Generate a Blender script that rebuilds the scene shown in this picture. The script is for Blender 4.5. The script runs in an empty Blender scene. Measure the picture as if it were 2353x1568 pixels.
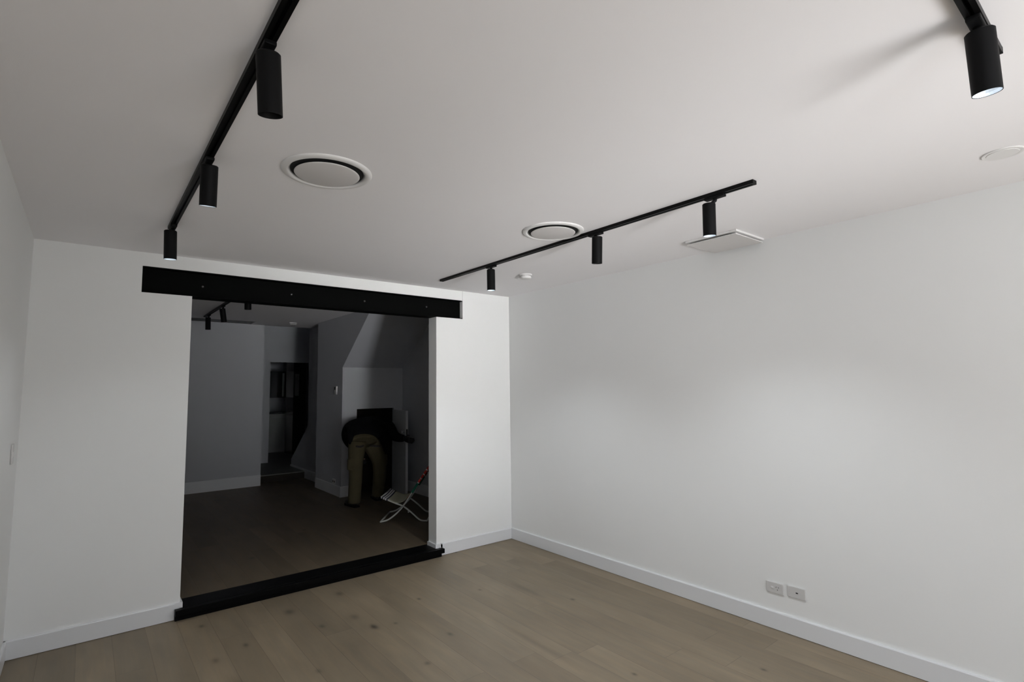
import bpy, bmesh, math, random
from mathutils import Vector, Matrix, Euler
C = bpy.context.scene.collection
scn = bpy.context.scene
R_ = math.radians

# ------------------------------------------------------------------ camera
F_PX, YAW, PITCH, ROLL, CAM_H = 1213.708, -0.67718, 0.08697, 0.012787, 1.6669
cd = bpy.data.cameras.new('camera'); cam = bpy.data.objects.new('camera', cd); C.objects.link(cam)
cd.sensor_fit = 'HORIZONTAL'; cd.sensor_width = 36.0; cd.lens = 36.0 * F_PX / 2353.0
cd.clip_start = 0.05; cd.clip_end = 100
def rotm():
    rz = Matrix.Rotation(YAW, 3, 'Z'); rx = Matrix.Rotation(PITCH, 3, 'X'); ry = Matrix.Rotation(ROLL, 3, 'Y')
    return rz @ rx @ ry
M3 = rotm()
right, fwd, up = M3.col[0], M3.col[1], M3.col[2]
cm = Matrix((( right.x, up.x, -fwd.x, 0), (right.y, up.y, -fwd.y, 0), (right.z, up.z, -fwd.z, CAM_H), (0, 0, 0, 1)))
cam.matrix_world = cm
scn.camera = cam

# ------------------------------------------------------------------ world, daylight, exposure
w = bpy.data.worlds.new('world'); scn.world = w; w.use_nodes = True
bg = w.node_tree.nodes['Background']; bg.inputs[0].default_value = (0.62, 0.72, 0.85, 1); bg.inputs[1].default_value = 1.0
def area(name, loc, rot, sx, sy, power, col, spread=180):
    l = bpy.data.lights.new(name, 'AREA'); l.shape = 'RECTANGLE'; l.size = sx; l.size_y = sy; l.energy = power; l.color = col
    l.spread = R_(spread)
    o = bpy.data.objects.new(name, l); C.objects.link(o); o.location = loc; o.rotation_euler = rot
    return o
# lamps added as daylight: unseen glazed front door wall, side window, behind the camera
WX0, WX1, WZ0, WZ1, WY = 1.0, 3.55, 0.03, 2.50, -3.2
SY0, SY1, SZ0, SZ1 = -2.9, -1.3, 0.6, 2.3        # side window in the left wall
P_SPOT = [12, 9, 46, 46, 8]
area('paving_bounce_fill', (2.4, WY - 1.1, 0.03), (R_(180 - 25), 0, 0), 2.6, 1.6, 40, (0.97, 0.98, 1.0))  # up-facing lamp added in place of sunlight bouncing off the paving
area('side_daylight', (-0.338 - 0.2, (SY0 + SY1) / 2, (SZ0 + SZ1) / 2), (R_(90), 0, R_(-90)), SY1 - SY0, SZ1 - SZ0, 46, (0.88, 0.93, 1.0))
area('door_fill', (2.3, WY + 0.08, 0.65), (R_(104), 0, 0), 1.0, 1.1, 2.5, (0.98, 0.985, 1.0), 55)  # narrow lamp just inside the glazing, added to lift the far end
area('door_fill_high', (1.9, WY + 0.08, 0.8), (R_(120), 0, R_(-4)), 2.4, 1.5, 10.5, (0.98, 0.985, 1.0), 52)  # added fill, tilted up to brighten the ceiling
area('door_fill_left', (1.25, WY + 0.08, 0.65), (R_(101), 0, R_(-13)), 0.6, 1.1, 8, (0.98, 0.985, 1.0), 36)  # added fill, angled through the opening at the stair niche
# the sun reaches the floor just inside the glazed door, behind the camera
sl0 = bpy.data.lights.new('sun', 'SUN'); sl0.energy = 16; sl0.angle = R_(0.6); sl0.color = (1.0, 0.96, 0.90)
so0 = bpy.data.objects.new('sun', sl0); C.objects.link(so0); so0.rotation_euler = (R_(38), 0, R_(4))
scn.view_settings.view_transform = 'Standard'; scn.view_settings.look = 'None'
scn.view_settings.exposure = 0.09; scn.view_settings.gamma = 1.0; scn.view_settings.use_curve_mapping = False

# ------------------------------------------------------------------ materials
def newmat(name):
    m = bpy.data.materials.new(name); m.use_nodes = True
    return m, m.node_tree, m.node_tree.nodes['Principled BSDF']
def plain(name, col, rough=0.5, metal=0.0, noise=0.0, nscale=6.0, bump=0.0, bscale=200.0, spec=None):
    m, nt, b = newmat(name)
    b.inputs['Base Color'].default_value = (*col, 1); b.inputs['Roughness'].default_value = rough; b.inputs['Metallic'].default_value = metal
    if spec is not None: b.inputs['Specular IOR Level'].default_value = spec
    tc = nt.nodes.new('ShaderNodeTexCoord')
    if noise > 0:
        n = nt.nodes.new('ShaderNodeTexNoise'); n.inputs['Scale'].default_value = nscale; n.inputs['Detail'].default_value = 4
        r = nt.nodes.new('ShaderNodeMapRange'); r.inputs['To Min'].default_value = 1 - noise; r.inputs['To Max'].default_value = 1 + noise
        mx = nt.nodes.new('ShaderNodeVectorMath'); mx.operation = 'SCALE'; mx.inputs[0].default_value = col
        nt.links.new(tc.outputs['Object'], n.inputs['Vector']); nt.links.new(n.outputs['Fac'], r.inputs['Value'])
        nt.links.new(r.outputs[0], mx.inputs['Scale']); nt.links.new(mx.outputs[0], b.inputs['Base Color'])
    if bump > 0:
        n2 = nt.nodes.new('ShaderNodeTexNoise'); n2.inputs['Scale'].default_value = bscale; n2.inputs['Detail'].default_value = 3
        bp = nt.nodes.new('ShaderNodeBump'); bp.inputs['Strength'].default_value = bump; bp.inputs['Distance'].default_value = 0.002
        nt.links.new(tc.outputs['Object'], n2.inputs['Vector']); nt.links.new(n2.outputs['Fac'], bp.inputs['Height'])
        nt.links.new(bp.outputs[0], b.inputs['Normal'])
    return m
def emit(name, col, st):
    m, nt, b = newmat(name)
    b.inputs['Base Color'].default_value = (*col, 1)
    b.inputs['Emission Color'].default_value = (*col, 1); b.inputs['Emission Strength'].default_value = st
    return m

WALL = plain('wall_paint', (0.89, 0.895, 0.885), 0.55, noise=0.012, nscale=1.3, bump=0.10, bscale=260, spec=0.3)
CEIL = plain('ceiling_paint', (0.915, 0.90, 0.91), 0.8, noise=0.012, nscale=1.0, bump=0.08, bscale=220, spec=0.2)
TRIM = plain('gloss_trim_paint', (0.80, 0.81, 0.825), 0.3)
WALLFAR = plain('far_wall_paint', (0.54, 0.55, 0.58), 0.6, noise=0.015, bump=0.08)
BLACKM = plain('black_powder_coat', (0.0045, 0.0045, 0.0048), 0.55, bump=0.05, bscale=500, spec=0.12)
TRACKM = plain('black_track_metal', (0.003, 0.003, 0.003), 0.4, spec=0.12)
BEAMM = plain('black_painted_steel', (0.0018, 0.0020, 0.0018), 0.6, noise=0.2, bump=0.2, bscale=60, spec=0.05)
STEPM = plain('black_stained_timber', (0.0015, 0.0015, 0.0016), 0.4, noise=0.2, nscale=20, spec=0.08)
BOLTM = plain('dull_bolt_steel', (0.12, 0.12, 0.12), 0.5, metal=0.8)
WPLA = plain('white_plastic', (0.80, 0.79, 0.78), 0.35)
STRIPG = plain('dark_grey_strip', (0.10, 0.10, 0.105), 0.6)
GPLA = plain('vent_plastic', (0.70, 0.68, 0.67), 0.5)
PPLA = plain('power_point_plastic', (0.66, 0.65, 0.64), 0.3)
DARK = plain('dark_cavity', (0.01, 0.01, 0.01), 0.9)
SEAM = plain('plaster_joint', (0.45, 0.44, 0.43), 0.9)
REFL = plain('silver_reflector', (0.60, 0.65, 0.70), 0.4, metal=0.3, bump=0.6, bscale=90)
LENS = emit('led_lens', (0.90, 0.95, 1.0), 7.0)
LENSOFF = plain('frosted_lens', (0.55, 0.55, 0.55), 0.25)
ALU = plain('white_enamel_tube', (0.62, 0.63, 0.60), 0.35)
SKIN = plain('skin', (0.45, 0.27, 0.20), 0.5, noise=0.05, nscale=30)
BLKC = plain('black_cotton', (0.006, 0.006, 0.007), 0.9, bump=0.4, bscale=60, spec=0.1)
KHAKI = plain('khaki_canvas', (0.080, 0.068, 0.040), 0.9, noise=0.15, nscale=9, bump=0.5, bscale=40, spec=0.1)
BOOT = plain('boot_leather', (0.012, 0.010, 0.009), 0.5)
HAIRM = plain('dark_hair', (0.02, 0.014, 0.01), 0.6, bump=0.8, bscale=120)
GLOVE = plain('black_rubber_glove', (0.008, 0.008, 0.009), 0.6)
CABW = plain('pale_cabinet_laminate', (0.35, 0.36, 0.35), 0.35)
CABD = plain('dark_gloss_laminate', (0.02, 0.022, 0.024), 0.2)
STEEL = plain('brushed_steel', (0.45, 0.46, 0.47), 0.3, metal=0.7)
TILE = plain('hall_tile', (0.20, 0.21, 0.19), 0.5, noise=0.1, nscale=3)
PAVE = plain('concrete_paving', (0.45, 0.43, 0.40), 0.8, noise=.1)
DOORP = plain('door_enamel', (0.62, 0.63, 0.64), 0.4)
GLASS, gnt, gb = newmat('window_glass')
for n in list(gnt.nodes):
    if n.type != 'OUTPUT_MATERIAL': gnt.nodes.remove(n)
t_ = gnt.nodes.new('ShaderNodeBsdfTransparent'); g_ = gnt.nodes.new('ShaderNodeBsdfGlossy'); g_.inputs['Roughness'].default_value = 0.02
mx_ = gnt.nodes.new('ShaderNodeMixShader'); mx_.inputs[0].default_value = 0.06
gnt.links.new(t_.outputs[0], mx_.inputs[1]); gnt.links.new(g_.outputs[0], mx_.inputs[2]); gnt.links.new(mx_.outputs[0], [n for n in gnt.nodes if n.type == 'OUTPUT_MATERIAL'][0].inputs[0])

def plank_material(name, base, knots, W=0.188, X0=0.02, L=2.1, rough=0.42, rot=False):
    """oak boards running along Y: board index, staggered ends, grain, seams and knots, all in object space"""
    m, nt, b = newmat(name); N = nt.nodes.new; Lk = nt.links.new
    tc = N('ShaderNodeTexCoord'); sp = N('ShaderNodeSeparateXYZ'); Lk(tc.outputs['Object'], sp.inputs[0])
    def mth(op, a, bb=None, c=None, clamp=False):
        n = N('ShaderNodeMath'); n.operation = op; n.use_clamp = clamp
        for i, v in enumerate((a, bb, c)):
            if v is None: continue
            if isinstance(v, (int, float)): n.inputs[i].default_value = v
            else: Lk(v, n.inputs[i])
        return n.outputs[0]
    X, Y = (sp.outputs[0], sp.outputs[1])
    u = mth('DIVIDE', mth('SUBTRACT', X, X0), W); row = mth('FLOOR', u); fu = mth('FRACT', u)
    wn = N('ShaderNodeTexWhiteNoise'); wn.noise_dimensions = '1D'; Lk(row, wn.inputs['W'])
    v = mth('ADD', mth('DIVIDE', Y, L), mth('MULTIPLY', wn.outputs['Value'], 7.3)); fv = mth('FRACT', v); cell = mth('FLOOR', v)
    cb = N('ShaderNodeCombineXYZ'); Lk(row, cb.inputs[0]); Lk(cell, cb.inputs[1])
    wn2 = N('ShaderNodeTexWhiteNoise'); wn2.noise_dimensions = '3D'; Lk(cb.outputs[0], wn2.inputs['Vector'])
    # seams
    du = mth('MULTIPLY', mth('MINIMUM', fu, mth('SUBTRACT', 1.0, fu)), W)
    dv = mth('MULTIPLY', mth('MINIMUM', fv, mth('SUBTRACT', 1.0, fv)), L)
    d = mth('MINIMUM', du, dv)
    seam = mth('SUBTRACT', 1.0, mth('DIVIDE', d, 0.0028), clamp=True)
    # grain: noise stretched along the board, shifted per board
    cg = N('ShaderNodeCombineXYZ')
    Lk(mth('MULTIPLY', X, 26.0), cg.inputs[0]); Lk(mth('MULTIPLY', Y, 1.8), cg.inputs[1]); Lk(mth('MULTIPLY', wn2.outputs['Value'], 40.0), cg.inputs[2])
    ng = N('ShaderNodeTexNoise'); ng.inputs['Scale'].default_value = 1.0; ng.inputs['Detail'].default_value = 7; ng.inputs['Roughness'].default_value = 0.6; ng.inputs['Distortion'].default_value = 0.6
    Lk(cg.outputs[0], ng.inputs['Vector'])
    cg2 = N('ShaderNodeCombineXYZ')
    Lk(mth('MULTIPLY', X, 5.0), cg2.inputs[0]); Lk(mth('MULTIPLY', Y, 1.3), cg2.inputs[1]); Lk(mth('MULTIPLY', wn2.outputs['Value'], 23.0), cg2.inputs[2])
    nb = N('ShaderNodeTexNoise'); nb.inputs['Scale'].default_value = 1.6; nb.inputs['Detail'].default_value = 3
    Lk(cg2.outputs[0], nb.inputs['Vector'])
    f1 = mth('ADD', 0.84, mth('MULTIPLY', wn2.outputs['Value'], 0.26))
    f2 = mth('ADD', 0.78, mth('MULTIPLY', ng.outputs['Fac'], 0.44))
    f3 = mth('ADD', 0.72, mth('MULTIPLY', nb.outputs['Fac'], 0.56))
    f = mth('MULTIPLY', mth('MULTIPLY', f1, f2), f3)
    f = mth('MULTIPLY', f, mth('SUBTRACT', 1.0, mth('MULTIPLY', seam, 0.28)))
    kn = None
    for (kx, ky, rx, ry, s) in knots:
        a = mth('DIVIDE', mth('SUBTRACT', X, kx), rx); c = mth('DIVIDE', mth('SUBTRACT', Y, ky), ry)
        q = mth('ADD', mth('MULTIPLY', a, a), mth('MULTIPLY', c, c))
        g = mth('MULTIPLY', mth('EXPONENT', mth('MULTIPLY', q, -1.0)), min(.85, s * 1.3))
        kn = g if kn is None else mth('MAXIMUM', kn, g)
    if kn is not None: f = mth('MULTIPLY', f, mth('SUBTRACT', 1.0, kn))
    hue = N('ShaderNodeMix'); hue.data_type = 'RGBA'
    hue.inputs[6].default_value = (*base, 1); hue.inputs[7].default_value = (base[0] * 1.08, base[1] * 0.97, base[2] * 0.86, 1)
    Lk(ng.outputs['Fac'], hue.inputs[0])
    sc = N('ShaderNodeVectorMath'); sc.operation = 'SCALE'; Lk(hue.outputs[2], sc.inputs[0]); Lk(f, sc.inputs['Scale'])
    Lk(sc.outputs[0], b.inputs['Base Color'])
    Lk(mth('ADD', rough, mth('MULTIPLY', ng.outputs['Fac'], 0.15)), b.inputs['Roughness'])
    bp = N('ShaderNodeBump'); bp.inputs['Strength'].default_value = 0.35; bp.inputs['Distance'].default_value = 0.002
    Lk(mth('SUBTRACT', mth('MULTIPLY', ng.outputs['Fac'], 0.4), seam), bp.inputs['Height']); Lk(bp.outputs[0], b.inputs['Normal'])
    return m
KNOTS = [(1.266, 4.291, .030, .05, .42), (1.651, 3.64, .022, .045, .60), (0.698, 3.842, .020, .04, .35), (0.712, 4.449, .018, .03, .45),
         (0.891, 3.939, .016, .03, .40), (1.688, 4.394, .030, .05, .40), (1.61, 3.888, .03, .05, .28), (1.371, 3.887, .018, .03, .38),
         (2.133, 3.872, .014, .02, .50), (1.791, 3.593, .014, .02, .38), (2.61, 3.711, .014, .02, .35), (3.049, 3.074, .014, .022, .45),
         (3.002, 4.684, .010, .014, .55), (3.162, 1.623, .012, .018, .45), (2.549, 2.078, .012, .018, .45), (1.690, 2.963, .018, .022, .35),
         (2.36, 2.75, .03, .35, .22), (0.745, 3.45, .03, .09, .20), (1.15, 3.3, .016, .03, .3), (2.0, 3.2, .016, .03, .35), (2.9, 3.5, .03, .2, .18)]
FLOORM = plank_material('grey_oak_boards', (0.235, 0.196, 0.140), KNOTS)
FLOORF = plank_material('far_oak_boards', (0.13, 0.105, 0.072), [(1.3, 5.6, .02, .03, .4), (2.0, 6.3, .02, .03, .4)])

# ------------------------------------------------------------------ geometry helpers
def obj(name, bm, mat, parent=None, smooth=False, loc=None, rot=None):
    me = bpy.data.meshes.new(name)
    bmesh.ops.recalc_face_normals(bm, faces=bm.faces[:])
    bm.to_mesh(me); bm.free()
    for m in (mat if isinstance(mat, (list, tuple)) else [mat]): me.materials.append(m)
    if smooth:
        for p in me.polygons: p.use_smooth = True
    o = bpy.data.objects.new(name, me); C.objects.link(o)
    if parent: o.parent = parent
    if loc: o.location = loc
    if rot: o.rotation_euler = rot
    return o
def sharp(o, ang=35):
    me = o.data
    bm = bmesh.new(); bm.from_mesh(me)
    for e in bm.edges:
        if len(e.link_faces) == 2: e.smooth = e.calc_face_angle(0) < R_(ang)
    for f in bm.faces: f.smooth = True
    bm.to_mesh(me); bm.free(); return o
def box(bm, x0, x1, y0, y1, z0, z1, bev=0.0):
    r = bmesh.ops.create_cube(bm, size=1.0)
    vs = r['verts']
    for v in vs:
        v.co = Vector(((x0 + x1) / 2 + v.co.x * (x1 - x0), (y0 + y1) / 2 + v.co.y * (y1 - y0), (z0 + z1) / 2 + v.co.z * (z1 - z0)))
    if bev > 0:
        es = list({e for v in vs for e in v.link_edges})
        bmesh.ops.bevel(bm, geom=es, offset=bev, segments=2, profile=0.6, affect='EDGES')
def boxes(*bs, bev=0.0):
    bm = bmesh.new()
    for b_ in bs: box(bm, *b_, bev=bev)
    return bm
def lathe(prof, seg=48, bm=None, mat=Matrix.Identity(4), close=False):
    """prof: list of (r, z)"""
    bm = bm or bmesh.new(); rings = []
    for r, z in prof:
        if r < 1e-6: rings.append([bm.verts.new(mat @ Vector((0, 0, z)))])
        else: rings.append([bm.verts.new(mat @ Vector((r * math.cos(2 * math.pi * i / seg), r * math.sin(2 * math.pi * i / seg), z))) for i in range(seg)])
    pairs = list(zip(rings, rings[1:]))
    if close: pairs.append((rings[-1], rings[0]))
    for a, b in pairs:
        for i in range(seg):
            j = (i + 1) % seg
            if len(a) == 1 and len(b) == 1: continue
            if len(a) == 1: bm.faces.new((a[0], b[i], b[j]))
            elif len(b) == 1: bm.faces.new((a[i], a[j], b[0]))
            else: bm.faces.new((a[i], a[j], b[j], b[i]))
    return bm
def loft(pts, radii, seg=14, bm=None, upv=Vector((0, 0, 1)), caps=True):
    """tube through pts; radii: r or (ra, rb); ra along the side axis"""
    bm = bm or bmesh.new(); pts = [Vector(p) for p in pts]; rings = []
    prev = None
    for i, p in enumerate(pts):
        if i == 0: t = pts[1] - p
        elif i == len(pts) - 1: t = p - pts[i - 1]
        else: t = (pts[i + 1] - p).normalized() + (p - pts[i - 1]).normalized()
        t.normalize()
        if prev is None:
            a = upv.cross(t)
            if a.length < 1e-3: a = Vector((1, 0, 0)).cross(t)
            a.normalize()
        else:
            a = prev - t * prev.dot(t); a.normalize()
        prev = a; b = t.cross(a)
        r = radii[i] if isinstance(radii, (list, tuple)) else radii
        ra, rb = r if isinstance(r, (list, tuple)) else (r, r)
        rings.append([bm.verts.new(p + a * ra * math.cos(2 * math.pi * k / seg) + b * rb * math.sin(2 * math.pi * k / seg)) for k in range(seg)])
    for a, b in zip(rings, rings[1:]):
        for k in range(seg):
            j = (k + 1) % seg; bm.faces.new((a[k], a[j], b[j], b[k]))
    if caps:
        bm.faces.new(rings[0][::-1]); bm.faces.new(rings[-1])
    return bm
def smoothpath(pts, n=8):
    P = [Vector(p) for p in pts]; out = []
    for i in range(len(P) - 1):
        p0 = P[max(i - 1, 0)]; p1 = P[i]; p2 = P[i + 1]; p3 = P[min(i + 2, len(P) - 1)]
        for k in range(n):
            t = k / n
            out.append(0.5 * ((2 * p1) + (-p0 + p2) * t + (2 * p0 - 5 * p1 + 4 * p2 - p3) * t * t + (-p0 + 3 * p1 - 3 * p2 + p3) * t ** 3))
    out.append(P[-1]); return out
def prism(poly, axis, a0, a1):
    """extrude a 2D polygon; axis 'x': poly is (y,z)"""
    bm = bmesh.new()
    def V(p, a):
        return {'x': (a, p[0], p[1]), 'y': (p[0], a, p[1]), 'z': (p[0], p[1], a)}[axis]
    A = [bm.verts.new(V(p, a0)) for p in poly]; B = [bm.verts.new(V(p, a1)) for p in poly]
    bm.faces.new(A); bm.faces.new(B[::-1])
    for i in range(len(poly)):
        j = (i + 1) % len(poly); bm.faces.new((A[i], A[j], B[j], B[i]))
    return bm
def struct(name, bm, mat, **k):
    o = obj(name, bm, mat, **k); o['kind'] = 'structure'; return o
def thing(name, label, cat, loc=(0, 0, 0), rot=(0, 0, 0), group=None):
    o = bpy.data.objects.new(name, None); C.objects.link(o); o.empty_display_size = 0.1
    o.location = loc; o.rotation_euler = rot; o['label'] = label; o['category'] = cat
    if group: o['group'] = group
    return o

# ------------------------------------------------------------------ the room
XL, XR, YB, H = -0.338, 3.743, 4.705, 2.70
YF = WY
Z2 = 0.078                   # floor level of the room beyond
H2 = 2.78
OX0, OX1 = 0.607, 2.784      # opening
YB2 = 4.858
BX0, BX1, BZ0, BZ1 = 0.284, 3.109, 2.40, 2.598   # the slot the beam sits in
TOP = 3.3
struct('floor_paving', boxes((-2.5, 5, -7.5, YF - .16, -.12, 0.0)), PAVE)
struct('floor', boxes((XL - .2, XR + .3, YF - .15, YB, -.1, 0)), FLOORM)
struct('ceiling', boxes((XL - .2, XR + .3, YF - .15, YB + .02, H, H + .25)), CEIL)
# left wall leans very slightly, as in an old house
bm = bmesh.new()
def lean(y0, y1, z0, z1):
    sh = lambda z: .018 * z / H
    q = [(XL - .15, y0), (XL, y0), (XL, y1), (XL - .15, y1)]
    A = [bm.verts.new((x + sh(z0), y, z0)) for x, y in q]; B = [bm.verts.new((x + sh(z1), y, z1)) for x, y in q]
    bm.faces.new(A); bm.faces.new(B[::-1])
    for i in range(4): bm.faces.new((A[i], A[(i + 1) % 4], B[(i + 1) % 4], B[i]))
lean(YF - .15, SY0, 0, H + .05); lean(SY1, YB, 0, H + .05); lean(SY0, SY1, 0, SZ0); lean(SY0, SY1, SZ1, H + .05)
struct('wall_left', bm, WALL)
struct('wall_right', boxes((XR, XR + .3, YF - .15, YB + .01, 0, H + .05)), WALL)
wb = struct('wall_back', boxes((XL - .15, OX0, YB, YB2, -.05, BZ0), (OX1, 4.2, YB, YB2, -.05, BZ0),
                               (XL - .15, BX0, YB, YB2, BZ0, BZ1), (BX1, 4.2, YB, YB2, BZ0, BZ1),
                               (XL - .15, 4.2, YB, YB2, BZ1, 3.0)), WALL)
obj('plaster_joint', boxes((BX1 - .002, BX1 + .0005, YB - .0006, YB + .002, BZ1, H)), SEAM, parent=wb)
# wall behind the camera with its window
struct('wall_front', boxes((XL - .15, WX0, YF - .15, YF, 0, H), (WX1, XR + .1, YF - .15, YF, 0, H), (WX0, WX1, YF - .15, YF, 0, WZ0), (WX0, WX1, YF - .15, YF, WZ1, H)), WALL)
fr = .05; mid = (WX0 + WX1) / 2
w1 = struct('window_1', boxes((WX0, WX0 + fr, YF - .12, YF - .04, WZ0, WZ1), (WX1 - fr, WX1, YF - .12, YF - .04, WZ0, WZ1), (WX0 + fr, WX1 - fr, YF - .12, YF - .04, WZ0, WZ0 + fr),
                           (WX0 + fr, WX1 - fr, YF - .12, YF - .04, WZ1 - fr, WZ1), (mid - .03, mid + .03, YF - .12, YF - .04, WZ0 + fr, WZ1 - fr)), TRIM)
w2_ = struct('window_2', boxes((XL - .12, XL - .05, SY0, SY0 + fr, SZ0, SZ1), (XL - .12, XL - .05, SY1 - fr, SY1, SZ0, SZ1), (XL - .12, XL - .05, SY0 + fr, SY1 - fr, SZ0, SZ0 + fr), (XL - .12, XL - .05, SY0 + fr, SY1 - fr, SZ1 - fr, SZ1)), TRIM)
obj('window_pane', boxes((XL - .088, XL - .082, SY0 + fr, SY1 - fr, SZ0 + fr, SZ1 - fr)), GLASS, parent=w2_)
obj('window_pane', boxes((WX0 + fr, mid - .03, YF - .085, YF - .079, WZ0 + fr, WZ1 - fr), (mid + .03, WX1 - fr, YF - .085, YF - .079, WZ0 + fr, WZ1 - fr)), GLASS, parent=w1)

# skirting boards, small bevel along the top front arris, a thin dark gap at the floor
BBT, BBH, GAP = .016, .118, .003
def skirt_x(name, x0, x1, y, h=BBH, z=0, s=-1, gap=GAP, extra=None):      # runs along X in front of wall plane y, facing -Y if s=-1
    bm = prism([(y, z + gap), (y + s * BBT, z + gap), (y + s * BBT, z + h - .006), (y + s * (BBT - .004), z + h), (y, z + h)], 'x', x0, x1)
    return struct(name, bm, TRIM)
def skirt_y(name, y0, y1, x, h=BBH, z=0, s=-1, gap=GAP):
    bm = prism([(x, z + gap), (x + s * BBT, z + gap), (x + s * BBT, z + h - .006), (x + s * (BBT - .004), z + h), (x, z + h)], 'y', y0, y1)
    return struct(name, bm, TRIM)
def join_mesh(o, *others):
    bm = bmesh.new(); bm.from_mesh(o.data)
    for t in others:
        bm.from_mesh(t.data); me = t.data; bpy.data.objects.remove(t); bpy.data.meshes.remove(me)
    bm.to_mesh(o.data); bm.free(); return o
skirt_y('baseboard_left', YF, YB, XL, s=1)
skirt_y('baseboard_right', YF, YB, XR)
# back skirting stops at the opening, and wraps round into it, standing on the step
a = skirt_x('baseboard_back', XL, .572, YB)
b = obj('t', boxes((.572, OX0 + BBT, YB - BBT, YB, .080, BBH), (OX0, OX0 + BBT, YB, YB2, .080, BBH)), TRIM)
c_ = obj('t', boxes((OX1 - BBT, 2.846, YB - BBT, YB, .080, BBH), (OX1 - BBT, OX1, YB, YB2, .080, BBH)), TRIM)
d_ = skirt_x('t', 2.826, XR, YB)
# (right run starts right of the step; the piece over the tread overhang is separate)
join_mesh(a, b, c_, d_)

# ------------------------------------------------------------------ steel beam and timber step
bt = thing('lintel_beam', 'long black painted steel beam set into the white wall above the wide opening', 'beam', (0, 0, 0))
bmb = boxes((BX0 + .001, BX1 - .001, YB + .052, YB + .066, BZ0 + .001, BZ1 - .001),
            (BX0 + .001, BX1 - .001, YB + .004, YB2, BZ0 + .001, BZ0 + .009), (BX0 + .001, BX1 - .001, YB + .004, YB2, BZ1 - .009, BZ1 - .001),
            (BX0 + .001, BX1 - .001, YB2 - .02, YB2 - .001, BZ0 + .009, BZ1 - .009))
obj('steel_channel', bmb, BEAMM, parent=bt)
for x, z in ((.683, 2.492), (1.359, 2.497), (2.028, 2.500), (2.697, 2.502)):
    obj('bolt_head', lathe([(0, -.006), (.006, -.006), (.009, -.002), (.009, .001), (0, .001)], 12, mat=Matrix.Translation((x, YB + .051, z)) @ Matrix.Rotation(R_(-90), 4, 'X')), BOLTM, parent=bt, smooth=True)

st = thing('threshold_step', 'black stained timber step across the bottom of the wide opening', 'step', (0, 0, 0))
obj('tread', boxes((.574, 2.844, YB - .062, YB - BBT - .0005, .035, Z2), (OX0 + .001, OX1 - .001, YB - BBT - .002, YB2 + .03, .035, Z2 + .0015), bev=.0025), STEPM, parent=st)
obj('riser', boxes((.574, 2.822, YB - .040, YB - BBT - .001, 0.0, .036)), STEPM, parent=st)

# ------------------------------------------------------------------ the room beyond
XA, YN, YE, YS = 2.993, 7.80, 8.887, 9.68
XR2 = 3.985
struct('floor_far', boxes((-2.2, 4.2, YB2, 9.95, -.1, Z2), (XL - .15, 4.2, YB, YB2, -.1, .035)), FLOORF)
struct('ceiling_far', boxes((-2.2, 4.2, YB2, YS + .05, H2, H2 + .2)), CEIL)
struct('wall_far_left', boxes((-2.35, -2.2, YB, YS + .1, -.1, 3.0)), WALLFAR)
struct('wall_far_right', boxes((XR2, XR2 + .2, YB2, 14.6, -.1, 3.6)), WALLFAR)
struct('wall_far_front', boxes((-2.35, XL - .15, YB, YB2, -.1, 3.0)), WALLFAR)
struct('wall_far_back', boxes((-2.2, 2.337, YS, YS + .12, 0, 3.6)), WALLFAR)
# stair enclosure: side wall with the soffit cut away, niche wall, sloping soffit, roof over the hall
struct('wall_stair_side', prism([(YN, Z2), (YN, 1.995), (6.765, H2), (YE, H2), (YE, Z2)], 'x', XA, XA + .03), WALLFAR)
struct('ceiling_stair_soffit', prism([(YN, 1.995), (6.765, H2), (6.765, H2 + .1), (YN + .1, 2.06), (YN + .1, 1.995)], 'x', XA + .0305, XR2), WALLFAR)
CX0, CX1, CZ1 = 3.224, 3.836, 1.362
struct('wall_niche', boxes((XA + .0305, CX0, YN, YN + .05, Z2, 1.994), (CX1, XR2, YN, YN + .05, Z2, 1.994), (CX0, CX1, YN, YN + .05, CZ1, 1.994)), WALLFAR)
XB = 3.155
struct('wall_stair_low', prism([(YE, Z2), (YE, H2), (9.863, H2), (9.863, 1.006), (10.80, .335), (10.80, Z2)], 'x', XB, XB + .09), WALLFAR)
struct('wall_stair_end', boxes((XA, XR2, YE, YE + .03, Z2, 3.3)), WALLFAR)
struct('floor_hall', boxes((1.0, 4.2, 9.95, 14.6, -.1, .20)), TILE)
SHADE_RISER = plain('shade_and_riser_dark', (0.03, 0.024, 0.018), 0.9, noise=.2, nscale=8)  # near-black boards: shade painted inside the cupboard, also the hall riser
struct('wall_cupboard_shade', boxes((XA + .031, XR2, 8.35, 8.40, Z2, 1.9), (CX0 - .08, CX0 - .05, YN + .051, 8.35, Z2, 1.9), (CX1 + .05, CX1 + .08, YN + .051, 8.35, Z2, 1.9), (CX0 - .05, CX1 + .05, YN + .051, 8.35, 1.5, 1.53)), SHADE_RISER)  # dark lining added so the cupboard opening looks deep in shade
struct('trim_1', boxes((2.337, XB, 9.94, 9.9495, Z2, .185)), SHADE_RISER)
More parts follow.
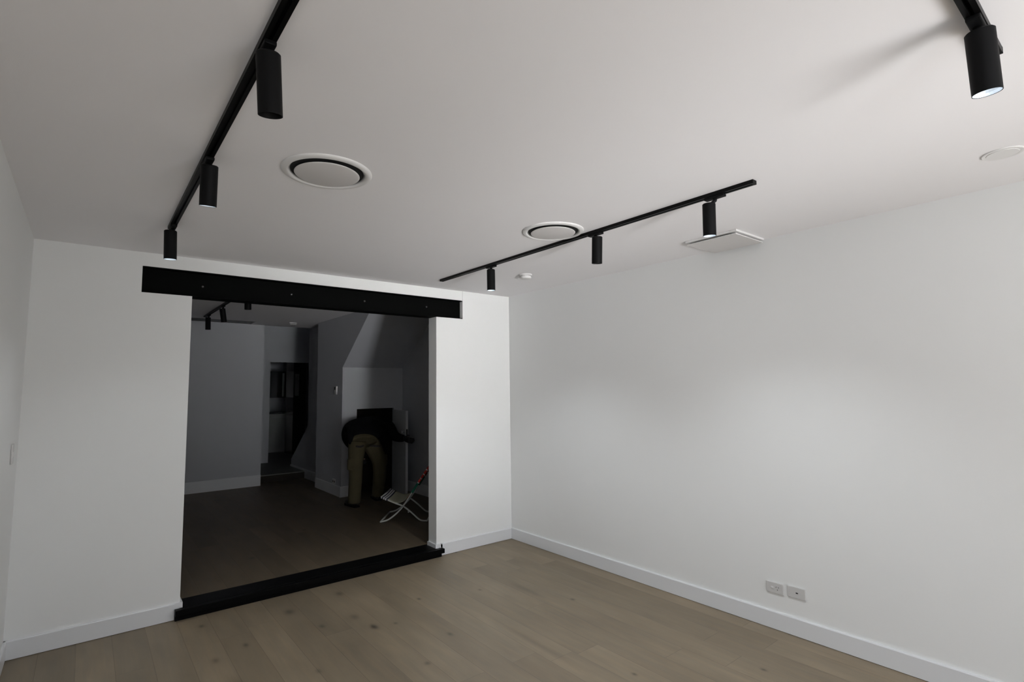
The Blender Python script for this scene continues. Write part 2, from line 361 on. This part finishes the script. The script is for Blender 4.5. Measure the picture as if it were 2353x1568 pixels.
# hall end wall with its doorway
DY = 11.6
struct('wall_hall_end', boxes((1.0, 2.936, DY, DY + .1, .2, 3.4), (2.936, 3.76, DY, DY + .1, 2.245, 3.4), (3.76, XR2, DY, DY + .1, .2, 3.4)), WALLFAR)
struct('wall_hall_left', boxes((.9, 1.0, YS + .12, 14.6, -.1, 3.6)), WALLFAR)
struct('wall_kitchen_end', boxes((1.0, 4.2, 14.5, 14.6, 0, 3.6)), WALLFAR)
struct('ceiling_hall', boxes((.9, 4.2, YS + .05, 14.6, 3.3, 3.5)), CEIL)
skirt_x('baseboard_far_back', -2.2, 2.337, YS, h=.18, z=Z2, gap=0)
skirt_y('baseboard_stair_side', YN - BBT, YE, XA, h=.155, z=Z2, gap=0)
skirt_x('baseboard_niche', XA - .0005, CX0 - .01, YN, h=.155, z=Z2, gap=0)
skirt_y('baseboard_stair_low', YE + .0005, 10.80, XB, h=.155, z=Z2 + .0, gap=0)
skirt_y('baseboard_far_right', YB2, YN, XR2, h=.155, z=Z2, gap=0)
skirt_x('baseboard_far_front', OX1 + .02, XR2, YB2, h=.155, z=Z2, s=1, gap=0)
# shut the building in above
struct('ceiling_roof', boxes((-2.5, 4.3, -3.4, 14.7, 3.6, 3.7)), CEIL)

# under-stair door, standing open towards the room
hx, hy = CX1 - .002, YN - .004
ex, ey = 3.735, 7.20
ang = math.atan2(ey - hy, ex - hx); dl = math.hypot(ey - hy, ex - hx)
d1 = struct('door_1', boxes((0, dl, 0, .036, 0, 1.24), bev=.001), DOORP, loc=(hx, hy, Z2 + .012), rot=(0, 0, ang))
dh = obj('door_latch', boxes((dl - .0005, dl + .002, .008, .028, .88, .97)), DARK, parent=d1)
obj('door_knob', lathe([(0, 0), (.012, 0), (.012, .02), (.024, .03), (.026, .045), (.015, .055), (0, .056)], 20, mat=Matrix.Translation((dl - .06, 0, .925)) @ Matrix.Rotation(R_(90), 4, 'X')), STEEL, parent=d1, smooth=True)

# ------------------------------------------------------------------ light tracks
def track(axis, a0, a1, c, ztop, label, group=None, feed=None):
    """lighting rail with the slot in its underside; a0..a1 along the axis, c the centre across it"""
    if axis == 'y': root = thing('light_track', label, 'light track', (c, (a0 + a1) / 2, ztop), (0, 0, 0))
    else: root = thing('light_track', label, 'light track', ((a0 + a1) / 2, c, ztop), (0, 0, R_(90)))
    h = (a1 - a0) / 2; W2, Hh, s = .0185, .020, .0055
    prof = [(-W2, 0), (-W2, -Hh), (-s, -Hh), (-s, -.006), (s, -.006), (s, -Hh), (W2, -Hh), (W2, 0)]
    obj('rail', prism(prof, 'y', -h + .012, h - .012), TRACKM, parent=root)
    for sg in (-1, 1):
        obj('end_cap', boxes((-W2 - .0006, W2 + .0006, min(sg * h, sg * (h - .012)), max(sg * h, sg * (h - .012)), -Hh - .0006, 0), bev=.0012), TRACKM, parent=root)
    return root
track('y', .55, 3.86, .370, H, 'black ceiling light track on the left, running over the near edge of the opening')
track('y', 1.25, 4.30, 2.600, H, 'black ceiling light track in the middle, nearest the right wall, both ends visible')
track('x', .75, 2.173, .270, H, 'black ceiling light track cut off by the top right corner of the view')
track('y', 5.3, 8.95, 1.330, H2, 'dark ceiling light track in the unlit room beyond the opening')

# ------------------------------------------------------------------ spotlights
LB, RB = .176, .034
nlit = [0]
def spot(top, d, trackpt, taxis, label, kind, side=1, ztrack=H):
    """top: centre of the can's upper face, d: direction it points, trackpt: point on the rail above"""
    root = thing('track_spotlight', label, 'spotlight', (trackpt[0], trackpt[1], ztrack - .0205), (0, 0, 0), group='black track spotlights')
    o = Vector(root.location); top = Vector(top); d = Vector(d).normalized()
    # adapter, clipped under the rail
    ln = .056
    e = (-.017, .017, -ln, ln) if taxis == 'y' else (-ln, ln, -.017, .017)
    obj('adapter', boxes((e[0], e[1], e[2], e[3], -.014, 0), bev=.0035), BLACKM, parent=root)
    # pivot between adapter and can
    p0 = Vector((0, 0, -.012)); p1 = top - o + d * .012
    pts = [p0, Vector((0, 0, -.024)), (Vector((0, 0, -.024)) + p1) / 2, p1]
    obj('pivot', loft(pts, [.012, .010, .010, .012], 16), BLACKM, parent=root, smooth=True)
    # can
    rot = Vector((0, 0, -1)).rotation_difference(d).to_matrix().to_4x4()
    m = Matrix.Translation(top - o) @ rot
    prof = [(0, 0), (RB - .004, 0), (RB, -.004), (RB, -LB), (RB - .0016, -LB), (RB - .0016, -LB + .045), (0, -LB + .045)]
    can = obj('can', lathe(prof, 56, mat=m), BLACKM, parent=root); sharp(can, 30)
    if kind == 'lit':
        # faceted reflector bowl and bright lens near the rim
        pr = [(RB - .0018, -LB + .0008), (RB - .004, -LB + .009), (.024, -LB + .018), (.019, -LB + .022)]
        rf = obj('reflector', lathe(pr, 24, mat=m), REFL, parent=root)
        obj('lens', lathe([(0, -LB + .0185), (.0205, -LB + .0185), (.0205, -LB + .022), (0, -LB + .022)], 32, mat=m), LENS, parent=root)
        sl_ = bpy.data.lights.new('spot_beam', 'SPOT'); sl_.energy = P_SPOT[nlit[0]]; nlit[0] += 1
        sl_.spot_size = R_(122); sl_.spot_blend = 1.0; sl_.shadow_soft_size = .012; sl_.color = (0.89, 0.945, 1.0)
        so = bpy.data.objects.new('spot_beam', sl_); C.objects.link(so); so.parent = root
        so.matrix_local = m @ Matrix.Translation((0, 0, -LB - .003))
    else:
        pr = [(RB - .002, -LB + .002), (.026, -LB + .024), (.024, -LB + .028)]
        rf = obj('baffle', lathe(pr, 40, mat=m), BLACKM, parent=root, smooth=True)
        obj('lens', lathe([(0, -LB + .024), (.0235, -LB + .024), (.0235, -LB + .028), (0, -LB + .028)], 32, mat=m), LENSOFF, parent=root)
    return root
spot((.369, 1.574, 2.645), (.098, .156, -.983), (.372, 1.615), 'y', 'large black can spotlight with an unlit dark mouth, nearest on the left track', 'off')
spot((.374, 2.547, 2.645), (.029, .23, -.973), (.374, 2.59), 'y', 'middle black can spotlight on the left ceiling track, white reflector showing', 'lit')
spot((.356, 3.745, 2.642), (.03, .05, -1), (.370, 3.77), 'y', 'farthest black can spotlight on the left track, just above the beam end', 'lit')
spot((2.590, 1.501, 2.645), (.05, .05, -1), (2.600, 1.47), 'y', 'black can spotlight on the middle track, hanging in front of the square ceiling fan', 'lit')
spot((2.575, 2.295, 2.645), (.06, .10, -.99), (2.600, 2.33), 'y', 'middle black can spotlight of the middle track, unlit, beside the round vent', 'off')
spot((2.585, 3.484, 2.645), (.01, .0, -1), (2.600, 3.50), 'y', 'small black can spotlight with glowing white mouth at the far end of the middle track', 'lit')
spot((1.909, .264, 2.645), (.121, -.006, -.993), (1.925, .270), 'x', 'black can spotlight with bright faceted reflector in the top right corner of the view', 'lit')
spot((1.322, 8.63, 2.722), (.02, .01, -1), (1.330, 8.62), 'y', 'farthest dark spotlight on the track of the room beyond the opening', 'off', ztrack=H2)
spot((1.318, 7.588, 2.722), (.16, .06, -.98), (1.330, 7.60), 'y', 'dark tilted spotlight, middle one seen beyond the opening', 'off', ztrack=H2)
spot((1.320, 6.20, 2.715), (.02, .0, -1), (1.330, 6.20), 'y', 'dark spotlight beyond the opening, its top hidden behind the beam', 'off', ztrack=H2)

# ------------------------------------------------------------------ ceiling fittings
def round_vent(x, y, label):
    root = thing('round_ceiling_vent', label, 'ceiling vent', (x, y, H))
    ring = lathe([(.205, 0), (.205, -.004), (.198, -.009), (.182, -.013), (.176, -.011), (.165, .0), (.165, .0)], 72)
    o = obj('ring', ring, WPLA, parent=root, smooth=True)
    obj('throat', lathe([(.1655, -.0015), (.1655, -.0005), (0, -.0005)], 48), DARK, parent=root)
    obj('spindle', lathe([(.012, -.001), (.012, -.015), (0, -.015)], 16), DARK, parent=root)
    dsk = lathe([(0, -.0195), (.138, -.0185), (.146, -.0165), (.148, -.0145), (.144, -.012), (0, -.012)], 72)
    obj('disc', dsk, GPLA, parent=root, smooth=True)
    return root
round_vent(.850, 2.445, 'large round white ceiling vent beside the left track')
round_vent(2.380, 2.510, 'round white ceiling vent partly behind the middle track')

fan = thing('ceiling_exhaust_fan', 'square white ceiling exhaust panel next to the right wall', 'exhaust fan', (3.522, 1.935, H))
h_ = .193
obj('frame', boxes((-h_, h_, -h_, -h_ + .045, -.014, 0), (-h_, h_, h_ - .045, h_, -.014, 0), (-h_, -h_ + .045, -h_ + .045, h_ - .045, -.014, 0), (h_ - .045, h_, -h_ + .045, h_ - .045, -.014, 0), bev=.003), WPLA, parent=fan)
obj('recess', boxes((-h_ + .04, h_ - .04, -h_ + .04, h_ - .04, -.004, -.001)), DARK, parent=fan)
obj('panel', boxes((-.186, .186, -.186, .186, -.031, -.024), bev=.0025), GPLA, parent=fan)
for sx in (-1, 1):
    for sy in (-1, 1):
        obj('clip', boxes((sx * .14 - .008, sx * .14 + .008, sy * .14 - .008, sy * .14 + .008, -.025, -.003)), WPLA, parent=fan)

def smoke(x, y, z, label):
    root = thing('smoke_alarm', label, 'smoke alarm', (x, y, z))
    obj('base', lathe([(0, 0), (.058, 0), (.058, -.010), (.056, -.012), (0, -.012)], 40), WPLA, parent=root, smooth=False)
    obj('sensor_cover', lathe([(0, -.0125), (.050, -.0125), (.052, -.030), (.048, -.038), (.030, -.041), (0, -.041)], 40), WPLA, parent=root, smooth=True)
    return root
smoke(3.115, 3.66, H, 'small white round smoke alarm on the ceiling near the back right corner')
smoke(2.635, 9.08, H2, 'small smoke alarm on the ceiling of the dark room beyond')
cp = thing('ceiling_cover_plate', 'flat round white cover plate on the ceiling at the right edge', 'cover plate', (3.205, .405, H))
obj('rim', lathe([(.0, 0), (.075, 0), (.075, -.003), (.072, -.005), (.062, -.0045), (.060, -.0035), (0, -.0035)], 56), WPLA, parent=cp, smooth=False)
obj('grille', lathe([(0, -.0036), (.057, -.0036), (.056, -.0055), (0, -.0058)], 48), WPLA, parent=cp)
sv = thing('dark_ceiling_strip', 'long dark slatted strip on the ceiling just in front of the far wall', 'ceiling vent', (1.55, 9.42, H2))  # dark grey slatted strip lying flat on the far ceiling
obj('frame', boxes((-.55, .55, -.17, -.15, -.006, 0), (-.55, .55, .15, .17, -.006, 0), (-.55, -.53, -.15, .15, -.006, 0), (.53, .55, -.15, .15, -.006, 0)), STRIPG, parent=sv)
obj('strip_slat', boxes(*[(-.53, .53, -.14 + k * .04, -.12 + k * .04, -.005, -.001) for k in range(7)]), STRIPG, parent=sv)

# ------------------------------------------------------------------ power points and switches
def wallplate(root, w, h, t=.009, mat=PPLA, name='plate'):
    return obj(name, boxes((-t, 0, -w / 2, w / 2, -h / 2, h / 2), bev=.0022), mat, parent=root)
PX = XR - .0005
po = thing('power_outlet', 'white wall outlet with switch and three-pin socket, left one of the pair', 'power outlet', (PX, 1.810, .274))
wallplate(po, .114, .070)
obj('rocker_switch', boxes((-.0125, -.008, .010, .026, -.007, .007), bev=.0015), WPLA, parent=po)
def slot(y, z, a, l=.008, w_=.0025):
    bm = boxes((-.0005, .0005, -w_ / 2, w_ / 2, -l / 2, l / 2))
    bm.transform(Matrix.Translation((-.0093, y, z)) @ Matrix.Rotation(R_(a), 4, 'X')); return bm
for y, z, a in ((-.010, .007, 28), (-.026, .007, -28), (-.018, -.010, 0)):
    obj('socket_slot', slot(y, z, a), DARK, parent=po)
pd = thing('data_outlet', 'white wall plate with a single dark port, right of the pair on the right wall', 'data outlet', (PX, 1.669, .280))
wallplate(pd, .114, .070)
obj('port', boxes((-.0098, -.008, -.012, .002, -.004, .003)), DARK, parent=pd)
ls = thing('light_switch', 'white light switch plate on the dim left wall at the edge of the view', 'light switch', (XL + .0095, 4.31, 1.31), (0, 0, math.pi))
wallplate(ls, .075, .115)
obj('rocker_switch', boxes((-.0125, -.008, -.007, .007, -.012, .012), bev=.0015), WPLA, parent=ls)
th = thing('thermostat', 'small white wall controller beside the stair niche in the room beyond', 'thermostat', (XA, 8.04, 1.65))
wallplate(th, .075, .125, t=.018, mat=WPLA, name='housing')
obj('screen', boxes((-.0195, -.0182, -.005, .034, .01, .055)), DARK, parent=th)
fo = thing('double_power_outlet', 'white power outlet low on the stair wall just above its skirting', 'power outlet', (XA, 8.07, Z2 + .20))
wallplate(fo, .114, .072, mat=WPLA)
for sy in (-1, 1): obj('socket', boxes((-.0105, -.0088, sy * .03 - .012, sy * .03 + .012, -.016, .012)), DARK, parent=fo)

# ------------------------------------------------------------------ kitchen glimpsed through the far doorway
def kbox(name, label, cat, x0, x1, y0, y1, z0, z1, m, parts=()):
    r = thing(name, label, cat, ((x0 + x1) / 2, (y0 + y1) / 2, z0))
    w2, d2, hh = (x1 - x0) / 2, (y1 - y0) / 2, z1 - z0
    obj('carcass', boxes((-w2, w2, -d2 + .02, d2, 0, hh)), m, parent=r)
    return r, w2, d2, hh
r, w2, d2, hh = kbox('kitchen_base_cabinet', 'pale low cabinet seen through the dark far doorway', 'cabinet', 2.9, 3.88, 13.4, 14.0, .2, 1.10, CABW)
for k in range(2):
    dd = obj('cabinet_door', boxes((-w2 + .004 + k * w2, -.004 + k * w2, -d2, -d2 + .019, .1, hh - .05), bev=.002), CABW, parent=r)
    obj('handle', boxes((-w2 + .04 + k * w2, -.04 + k * w2, -d2 - .012, -d2 - .002, hh - .09, hh - .08)), STEEL, parent=dd)
obj('benchtop', boxes((-w2 - .0, w2, -d2 - .02, d2, hh, hh + .03), bev=.003), CABD, parent=r)
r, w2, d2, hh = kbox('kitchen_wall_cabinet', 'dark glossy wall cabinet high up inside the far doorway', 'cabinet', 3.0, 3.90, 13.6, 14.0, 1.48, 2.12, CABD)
obj('light_streak_narrow', boxes((w2 - .17, w2 - .13, -d2 - .004, -d2 + .02, 0.02, hh - .04)), STEEL, parent=r)  # pale strip in place of an upright light streak
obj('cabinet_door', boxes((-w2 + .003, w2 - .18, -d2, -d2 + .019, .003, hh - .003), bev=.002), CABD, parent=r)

r, w2, d2, hh = kbox('tall_kitchen_cabinet', 'tall dark cabinet with a painted upright light streak at the right of the far doorway', 'cabinet', 3.70, 3.975, 12.6, 13.2, .2, 2.35, CABD)
obj('light_streak_wide', boxes((-w2 + .03, -w2 + .12, -d2 + .012, -d2 + .021, 1.33, 1.83)), STEEL, parent=r)  # pale strip standing in for a streak of reflected light
# ------------------------------------------------------------------ folding beach chair (local frame: u forward->back, v across, z up)
ca = R_(-38)
FLx, FLy = 2.811, 6.003
bc = thing('beach_chair', 'low folding beach chair with striped sling and white tube frame beyond the opening', 'chair', (FLx, FLy, Z2 + .011), (0, 0, ca))
leg = [(-.020, .0), (.066, .022), (.153, .082), (.245, .176), (.347, .330), (.439, .471), (.537, .612), (.66, .79)]
rail = [(-.013, .285), (.075, .244), (.160, .208), (.245, .174), (.338, .104), (.420, .030), (.468, .003), (.53, .0)]
WD = .50; TR = .0095
for v in (0, WD):
    for nm, pr, off in (('back_leg', leg, 0), ('seat_rail', rail, .02)):
        vv = v + (off if v == 0 else -off)
        obj(nm, loft(smoothpath([(u, vv, z) for u, z in pr], 6), TR, 12), ALU, parent=bc, smooth=True)
for nm, (u, z), ins in (('front_foot_bar', leg[0], 0), ('back_top_bar', leg[-1], 0), ('seat_front_bar', rail[0], .02), ('rear_foot_bar', rail[-1], .02)):
    obj(nm, loft([(u, ins, z), (u, WD / 2, z), (u, WD - ins, z)], TR, 12), ALU, parent=bc, smooth=True)
for v in (.01, WD - .01):
    obj('hinge_bolt', loft([(.245, v - .02, .175), (.245, v + .02, .175)], .006, 10), STEEL, parent=bc, smooth=True)
obj('ratchet_stop', boxes((.30, .318, .012, .03, .098, .128), bev=.003), STEEL, parent=bc)
CR = plain('sling_cream', (0.50, 0.50, 0.38), 0.85, bump=.3, bscale=300); NV = plain('sling_navy', (0.02, 0.022, 0.05), 0.85); WH = plain('sling_white', (0.75, 0.75, 0.74), 0.8)
OR = plain('sling_orange', (0.42, 0.20, 0.11), 0.85); GR = plain('sling_green', (0.01, 0.16, 0.10), 0.85); RD = plain('sling_red', (0.50, 0.04, 0.03), 0.85)
slm = [CR, NV, WH, OR, GR, RD]
prof = smoothpath([(-.018, 0, .296), (.075, 0, .254), (.160, 0, .222), (.245, 0, .236), (.305, 0, .285), (.352, 0, .352), (.439, 0, .485), (.537, 0, .626), (.655, 0, .80)], 14)
acc = [0]
for a_, b_ in zip(prof, prof[1:]): acc.append(acc[-1] + (b_ - a_).length)
def band(s):
    if s < .016: return 2
    if s < .028: return 1
    if s < .044: return 2
    if s < .056: return 1
    if s < .072: return 2
    if s < .084: return 1
    if s < .33: return 0
    if s < .405: return 3
    if s < .56: return 4
    k = (s - .56) % .062
    return 2 if k < .016 else 5
bm = bmesh.new(); rows = []
NVV = 10
for p in prof:
    rows.append([bm.verts.new((p.x, -.008 + (WD + .016) * k / NVV, p.z - .010 * math.sin(math.pi * k / NVV))) for k in range(NVV + 1)])
for i in range(len(prof) - 1):
    for k in range(NVV):
        f = bm.faces.new((rows[i][k], rows[i][k + 1], rows[i + 1][k + 1], rows[i + 1][k])); f.material_index = band((acc[i] + acc[i + 1]) / 2)
sl = obj('striped_sling', bm, slm, parent=bc, smooth=True)
md = sl.modifiers.new('thick', 'SOLIDIFY'); md.thickness = .004; md.offset = 0
# sling hems wrapped round the near and far rails
for nm, vs_, lo_, hi_, dx, dz in (('sling_hem', (.02, WD - .02), -1, .085, 0, -.011), ('sling_back_hem', (0, WD), .43, 9, .006, -.008)):
    for v in vs_:
        bm = bmesh.new()
        for i in range(len(prof) - 1):
            s = (acc[i] + acc[i + 1]) / 2
            if s < lo_ or s > hi_: continue
            n0 = len(bm.faces); a_, b_ = prof[i], prof[i + 1]
            loft([(a_.x + dx, v, a_.z + dz), (b_.x + dx, v, b_.z + dz)], .0135, 12, bm=bm)
            bm.faces.ensure_lookup_table()
            for f in bm.faces[n0:]: f.material_index = band(s)
        obj(nm, bm, slm, parent=bc)

# ------------------------------------------------------------------ person bending into the under-stair cupboard, seen from behind
person = thing('person', 'person in black top and khaki trousers bending into the cupboard under the stairs', 'person', (3.10, 7.15, Z2))
PO = Vector(person.location)
def W(p): return Vector(p) - PO
def remesh(o, vox=.012, sm=6):
    m = o.modifiers.new('fuse', 'REMESH'); m.mode = 'VOXEL'; m.voxel_size = vox; m.use_smooth_shade = True
    s = o.modifiers.new('soft', 'SMOOTH'); s.iterations = sm; s.factor = .5
    return o
def lo(bm, pts, rad, seg=16, n=5):
    P = smoothpath([W(p) for p in pts], n)
    R2 = []
    for i in range(len(P)):
        t = i / n; k = min(int(t), len(rad) - 2); f = t - k
        a = rad[k] if isinstance(rad[k], tuple) else (rad[k], rad[k]); b = rad[k + 1] if isinstance(rad[k + 1], tuple) else (rad[k + 1], rad[k + 1])
        R2.append((a[0] + (b[0] - a[0]) * f, a[1] + (b[1] - a[1]) * f))
    return loft(P, R2, seg, bm=bm)
z0 = Z2
hipL, kneeL, ankL = (2.965, 7.17, .94), (2.915, 7.06, .52), (2.900, 7.06, z0 + .09)
hipR, kneeR, ankR = (3.175, 7.20, .92), (3.330, 7.20, .50), (3.330, 7.26, z0 + .09)
pel, waist, chest, neckb = (3.070, 7.21, .95), (3.13, 7.36, 1.05), (3.26, 7.50, 1.10), (3.40, 7.70, 1.05)
shL, elL, haL = (3.10, 7.50, 1.09), (3.03, 7.54, .87), (3.16, 7.78, .62)
haL = (3.30, 7.70, .70)
shR, elR, haR = (3.56, 7.58, 1.05), (3.640, 7.36, .955), (3.715, 7.215, .925)
head = (3.43, 7.86, .98)
# continuous body
bm = bmesh.new()
lo(bm, [pel, waist, chest, neckb], [(.11, .06), (.12, .07), (.16, .08), (.09, .07)])
lo(bm, [neckb, (3.42, 7.77, 1.01), head], [.06, .055, .05])
lo(bm, [hipL, kneeL, ankL], [.08, .055, .04]); lo(bm, [hipR, kneeR, ankR], [.08, .055, .04])
lo(bm, [pel, hipL], [.08, .08]); lo(bm, [pel, hipR], [.08, .08])
for s_, e_, h2_ in ((shL, elL, haL), (shR, elR, haR)):
    lo(bm, [chest, s_], [.09, .06]); lo(bm, [s_, e_, h2_], [.055, .042, .028])
hd = Vector(W(head))
hm = Matrix.Translation(hd) @ Matrix.Rotation(R_(115), 4, 'X')
bmh = bmesh.ops.create_uvsphere(bm, u_segments=20, v_segments=14, radius=.1, matrix=hm @ Matrix.Diagonal((.76, .95, 1.15, 1)))
for sx in (-1, 1):     # ears and eyes sockets, nose, mouth
    bmesh.ops.create_uvsphere(bm, u_segments=10, v_segments=8, radius=.03, matrix=hm @ Matrix.Translation((sx * .077, 0, 0)) @ Matrix.Diagonal((.3, .6, 1, 1)))
bmesh.ops.create_cone(bm, segments=8, radius1=.018, radius2=.007, depth=.045, cap_ends=True, matrix=hm @ Matrix.Translation((0, .097, -.01)) @ Matrix.Rotation(R_(20), 4, 'X'))
bmesh.ops.create_uvsphere(bm, u_segments=10, v_segments=6, radius=.022, matrix=hm @ Matrix.Translation((0, .088, -.052)) @ Matrix.Diagonal((1, .4, .35, 1)))
# left hand hanging inside the cupboard: palm, four fingers, thumb
def hand(bm, wr, dirv, side, spread, curl, k=1.0):
    wr, dirv, side, spread = W(wr), Vector(dirv).normalized(), Vector(side).normalized(), Vector(spread).normalized()
    pc = wr + dirv * .045 * k
    loft([wr, pc, wr + dirv * .088 * k], [(.026 * k, .020 * k), (.040 * k, .017 * k), (.040 * k, .014 * k)], 12, bm=bm, upv=side)
    for i, L in enumerate((.070, .078, .073, .056)):
        b0 = wr + dirv * .082 * k + spread * (.030 - .020 * i) * k
        p1 = b0 + (dirv * math.cos(curl * .5) + side * math.sin(curl * .5)) * L * .45 * k
        p2 = p1 + (dirv * math.cos(curl) + side * math.sin(curl)) * L * .33 * k
        p3 = p2 + (dirv * math.cos(curl * 1.5) + side * math.sin(curl * 1.5)) * L * .27 * k
        loft([b0, p1, p2, p3], [.0095 * k, .0090 * k, .0082 * k, .0065 * k], 10, bm=bm, upv=spread)
    t0 = wr + dirv * .025 * k + spread * .030 * k
    t1 = t0 + (dirv * .6 + spread * .6 + side * .35).normalized() * .034 * k; t2 = t1 + (dirv * .8 + side * .6).normalized() * .028 * k
    loft([t0, t1, t2], [.012 * k, .0105 * k, .008 * k], 10, bm=bm)
hand(bm, haL, (.1, .45, -.85), (0, -1, -.3), (1, 0, .1), .7, .7)
hand(bm, haR, (.25, -.55, -.15), (.9, .35, 0), (.1, 0, 1), .75, .88)
body = obj('body', bm, SKIN, parent=person); remesh(body, .007, 3)
# hair cap
bm = bmesh.new(); bmesh.ops.create_uvsphere(bm, u_segments=24, v_segments=16, radius=.1, matrix=hm @ Matrix.Translation((0, -.014, .012)) @ Matrix.Diagonal((.84, 1.0, 1.2, 1)))
geom = [v for v in bm.verts if (hm.inverted() @ v.co).y > .055 and (hm.inverted() @ v.co).z < .06]
bmesh.ops.delete(bm, geom=geom, context='VERTS')
obj('hair', bm, HAIRM, parent=person, smooth=True)
# black long-sleeved top
bm = bmesh.new()
lo(bm, [(3.035, 7.055, 1.015), (3.09, 7.20, 1.085), (3.19, 7.38, 1.125), (3.30, 7.54, 1.105), (3.38, 7.68, 1.06)], [(.215, .085), (.235, .115), (.285, .125), (.28, .125), (.13, .10)], seg=24)
lo(bm, [(3.24, 7.48, 1.13), (3.46, 7.52, 1.13), (3.59, 7.50, 1.08), elR, haR], [.13, .125, .11, .075, .050])
lo(bm, [(3.18, 7.52, 1.12), (3.03, 7.54, 1.10), (2.96, 7.50, 1.00), (3.03, 7.54, .87), haL], [.11, .10, .08, .065, .045])
# loose sides of the hem hanging at the hips
lo(bm, [(2.93, 7.22, 1.10), (2.850, 7.10, 1.02), (2.825, 7.05, .920)], [(.05, .10), (.038, .08), (.018, .03)])
lo(bm, [(3.22, 7.26, 1.06), (3.29, 7.12, .985), (3.33, 7.07, .930)], [(.08, .10), (.06, .08), (.025, .03)])
top_ = obj('black_top', bm, BLKC, parent=person); remesh(top_, .011, 5)
# trousers
bm = bmesh.new()
lo(bm, [(3.035, 7.09, .93), (3.05, 7.14, .99), (3.08, 7.22, 1.045)], [(.198, .12), (.192, .11), (.18, .09)], seg=24)
lo(bm, [(2.945, 7.09, .93), (2.925, 7.07, .80), (2.915, 7.07, .66), (2.912, 7.06, .50), (2.905, 7.06, .32), (2.900, 7.07, z0 + .05)], [.125, .112, .098, .090, .087, .084])
lo(bm, [(3.155, 7.12, .91), (3.215, 7.13, .80), (3.295, 7.17, .66), (3.325, 7.19, .50), (3.330, 7.23, .32), (3.325, 7.26, z0 + .06)], [.125, .115, .105, .096, .090, .084])
# cargo pocket bulges and wrinkles at the knees
lo(bm, [(2.845, 7.06, .72), (2.840, 7.05, .58)], [(.05, .06), (.05, .06)])
lo(bm, [(3.370, 7.17, .72), (3.385, 7.18, .58)], [(.05, .06), (.05, .06)])
tr = obj('khaki_trousers', bm, KHAKI, parent=person); remesh(tr, .011, 4)
# dark back pocket openings and belt line
def patch(name, x0, x1, y, z, dz, mat, tilt=0):
    bm = bmesh.new()
    pts = [(x0, y + .01, z), ((x0 + x1) / 2, y - .006, z - .01), (x1, y + .012, z - tilt)]
    lo(bm, pts, [(dz * .7, .012), (dz, .014), (dz * .7, .012)], seg=12)
    return obj(name, bm, mat, parent=person, smooth=True)
DP = plain('pocket_lining', (0.02, 0.016, 0.014), 0.9)
patch('back_pocket', 2.875, 2.985, 6.968, .895, .020, DP)
patch('back_pocket', 3.085, 3.235, 6.985, .885, .020, DP, .02)
# boots
for (x, y, r) in ((2.900, 7.07, R_(6)), (3.328, 7.27, R_(-8))):
    bm = bmesh.new(); o_ = Vector((x, y, z0))
    c_, s_ = math.cos(r), math.sin(r)
    def B(px, py, pz): return (x + px * c_ - py * s_, y + px * s_ + py * c_, z0 + pz)
    lo(bm, [B(0, -.045, .045), B(0, .03, .055), B(0, .12, .042), B(0, .195, .036)], [(.040, .043), (.047, .053), (.050, .040), (.040, .032)])
    lo(bm, [B(0, -.01, .05), B(0, -.012, .17)], [(.050), (.050)])
    bt_ = obj('boot', bm, BOOT, parent=person); remesh(bt_, .008, 3)
    bm = bmesh.new()
    outl = [(-.040, -.085), (.040, -.085), (.044, -.02), (.050, .10), (.044, .19), (.02, .235), (-.02, .235), (-.044, .19), (-.050, .10), (-.044, -.02)]
    vs = [[bm.verts.new(W(B(px, py, zz))) for px, py in outl] for zz in (0.0, .02)]
    bm.faces.new(vs[0]); bm.faces.new(vs[1])
    for i in range(len(outl)):
        j = (i + 1) % len(outl); bm.faces.new((vs[0][i], vs[0][j], vs[1][j], vs[1][i]))
    obj('sole', bm, BLACKM, parent=bt_)
# gloves over both hands
bm = bmesh.new()
hand(bm, haR, (.25, -.55, -.15), (.9, .35, 0), (.1, 0, 1), .75, 1.12)
lo(bm, [(3.690, 7.27, .935), haR], [.046, .042])
gl = obj('black_glove', bm, GLOVE, parent=person); remesh(gl, .006, 2)
bm = bmesh.new()
hand(bm, haL, (.1, .45, -.85), (0, -1, -.3), (1, 0, .1), .7, 1.2)
gl = obj('black_glove', bm, GLOVE, parent=person); remesh(gl, .006, 2)
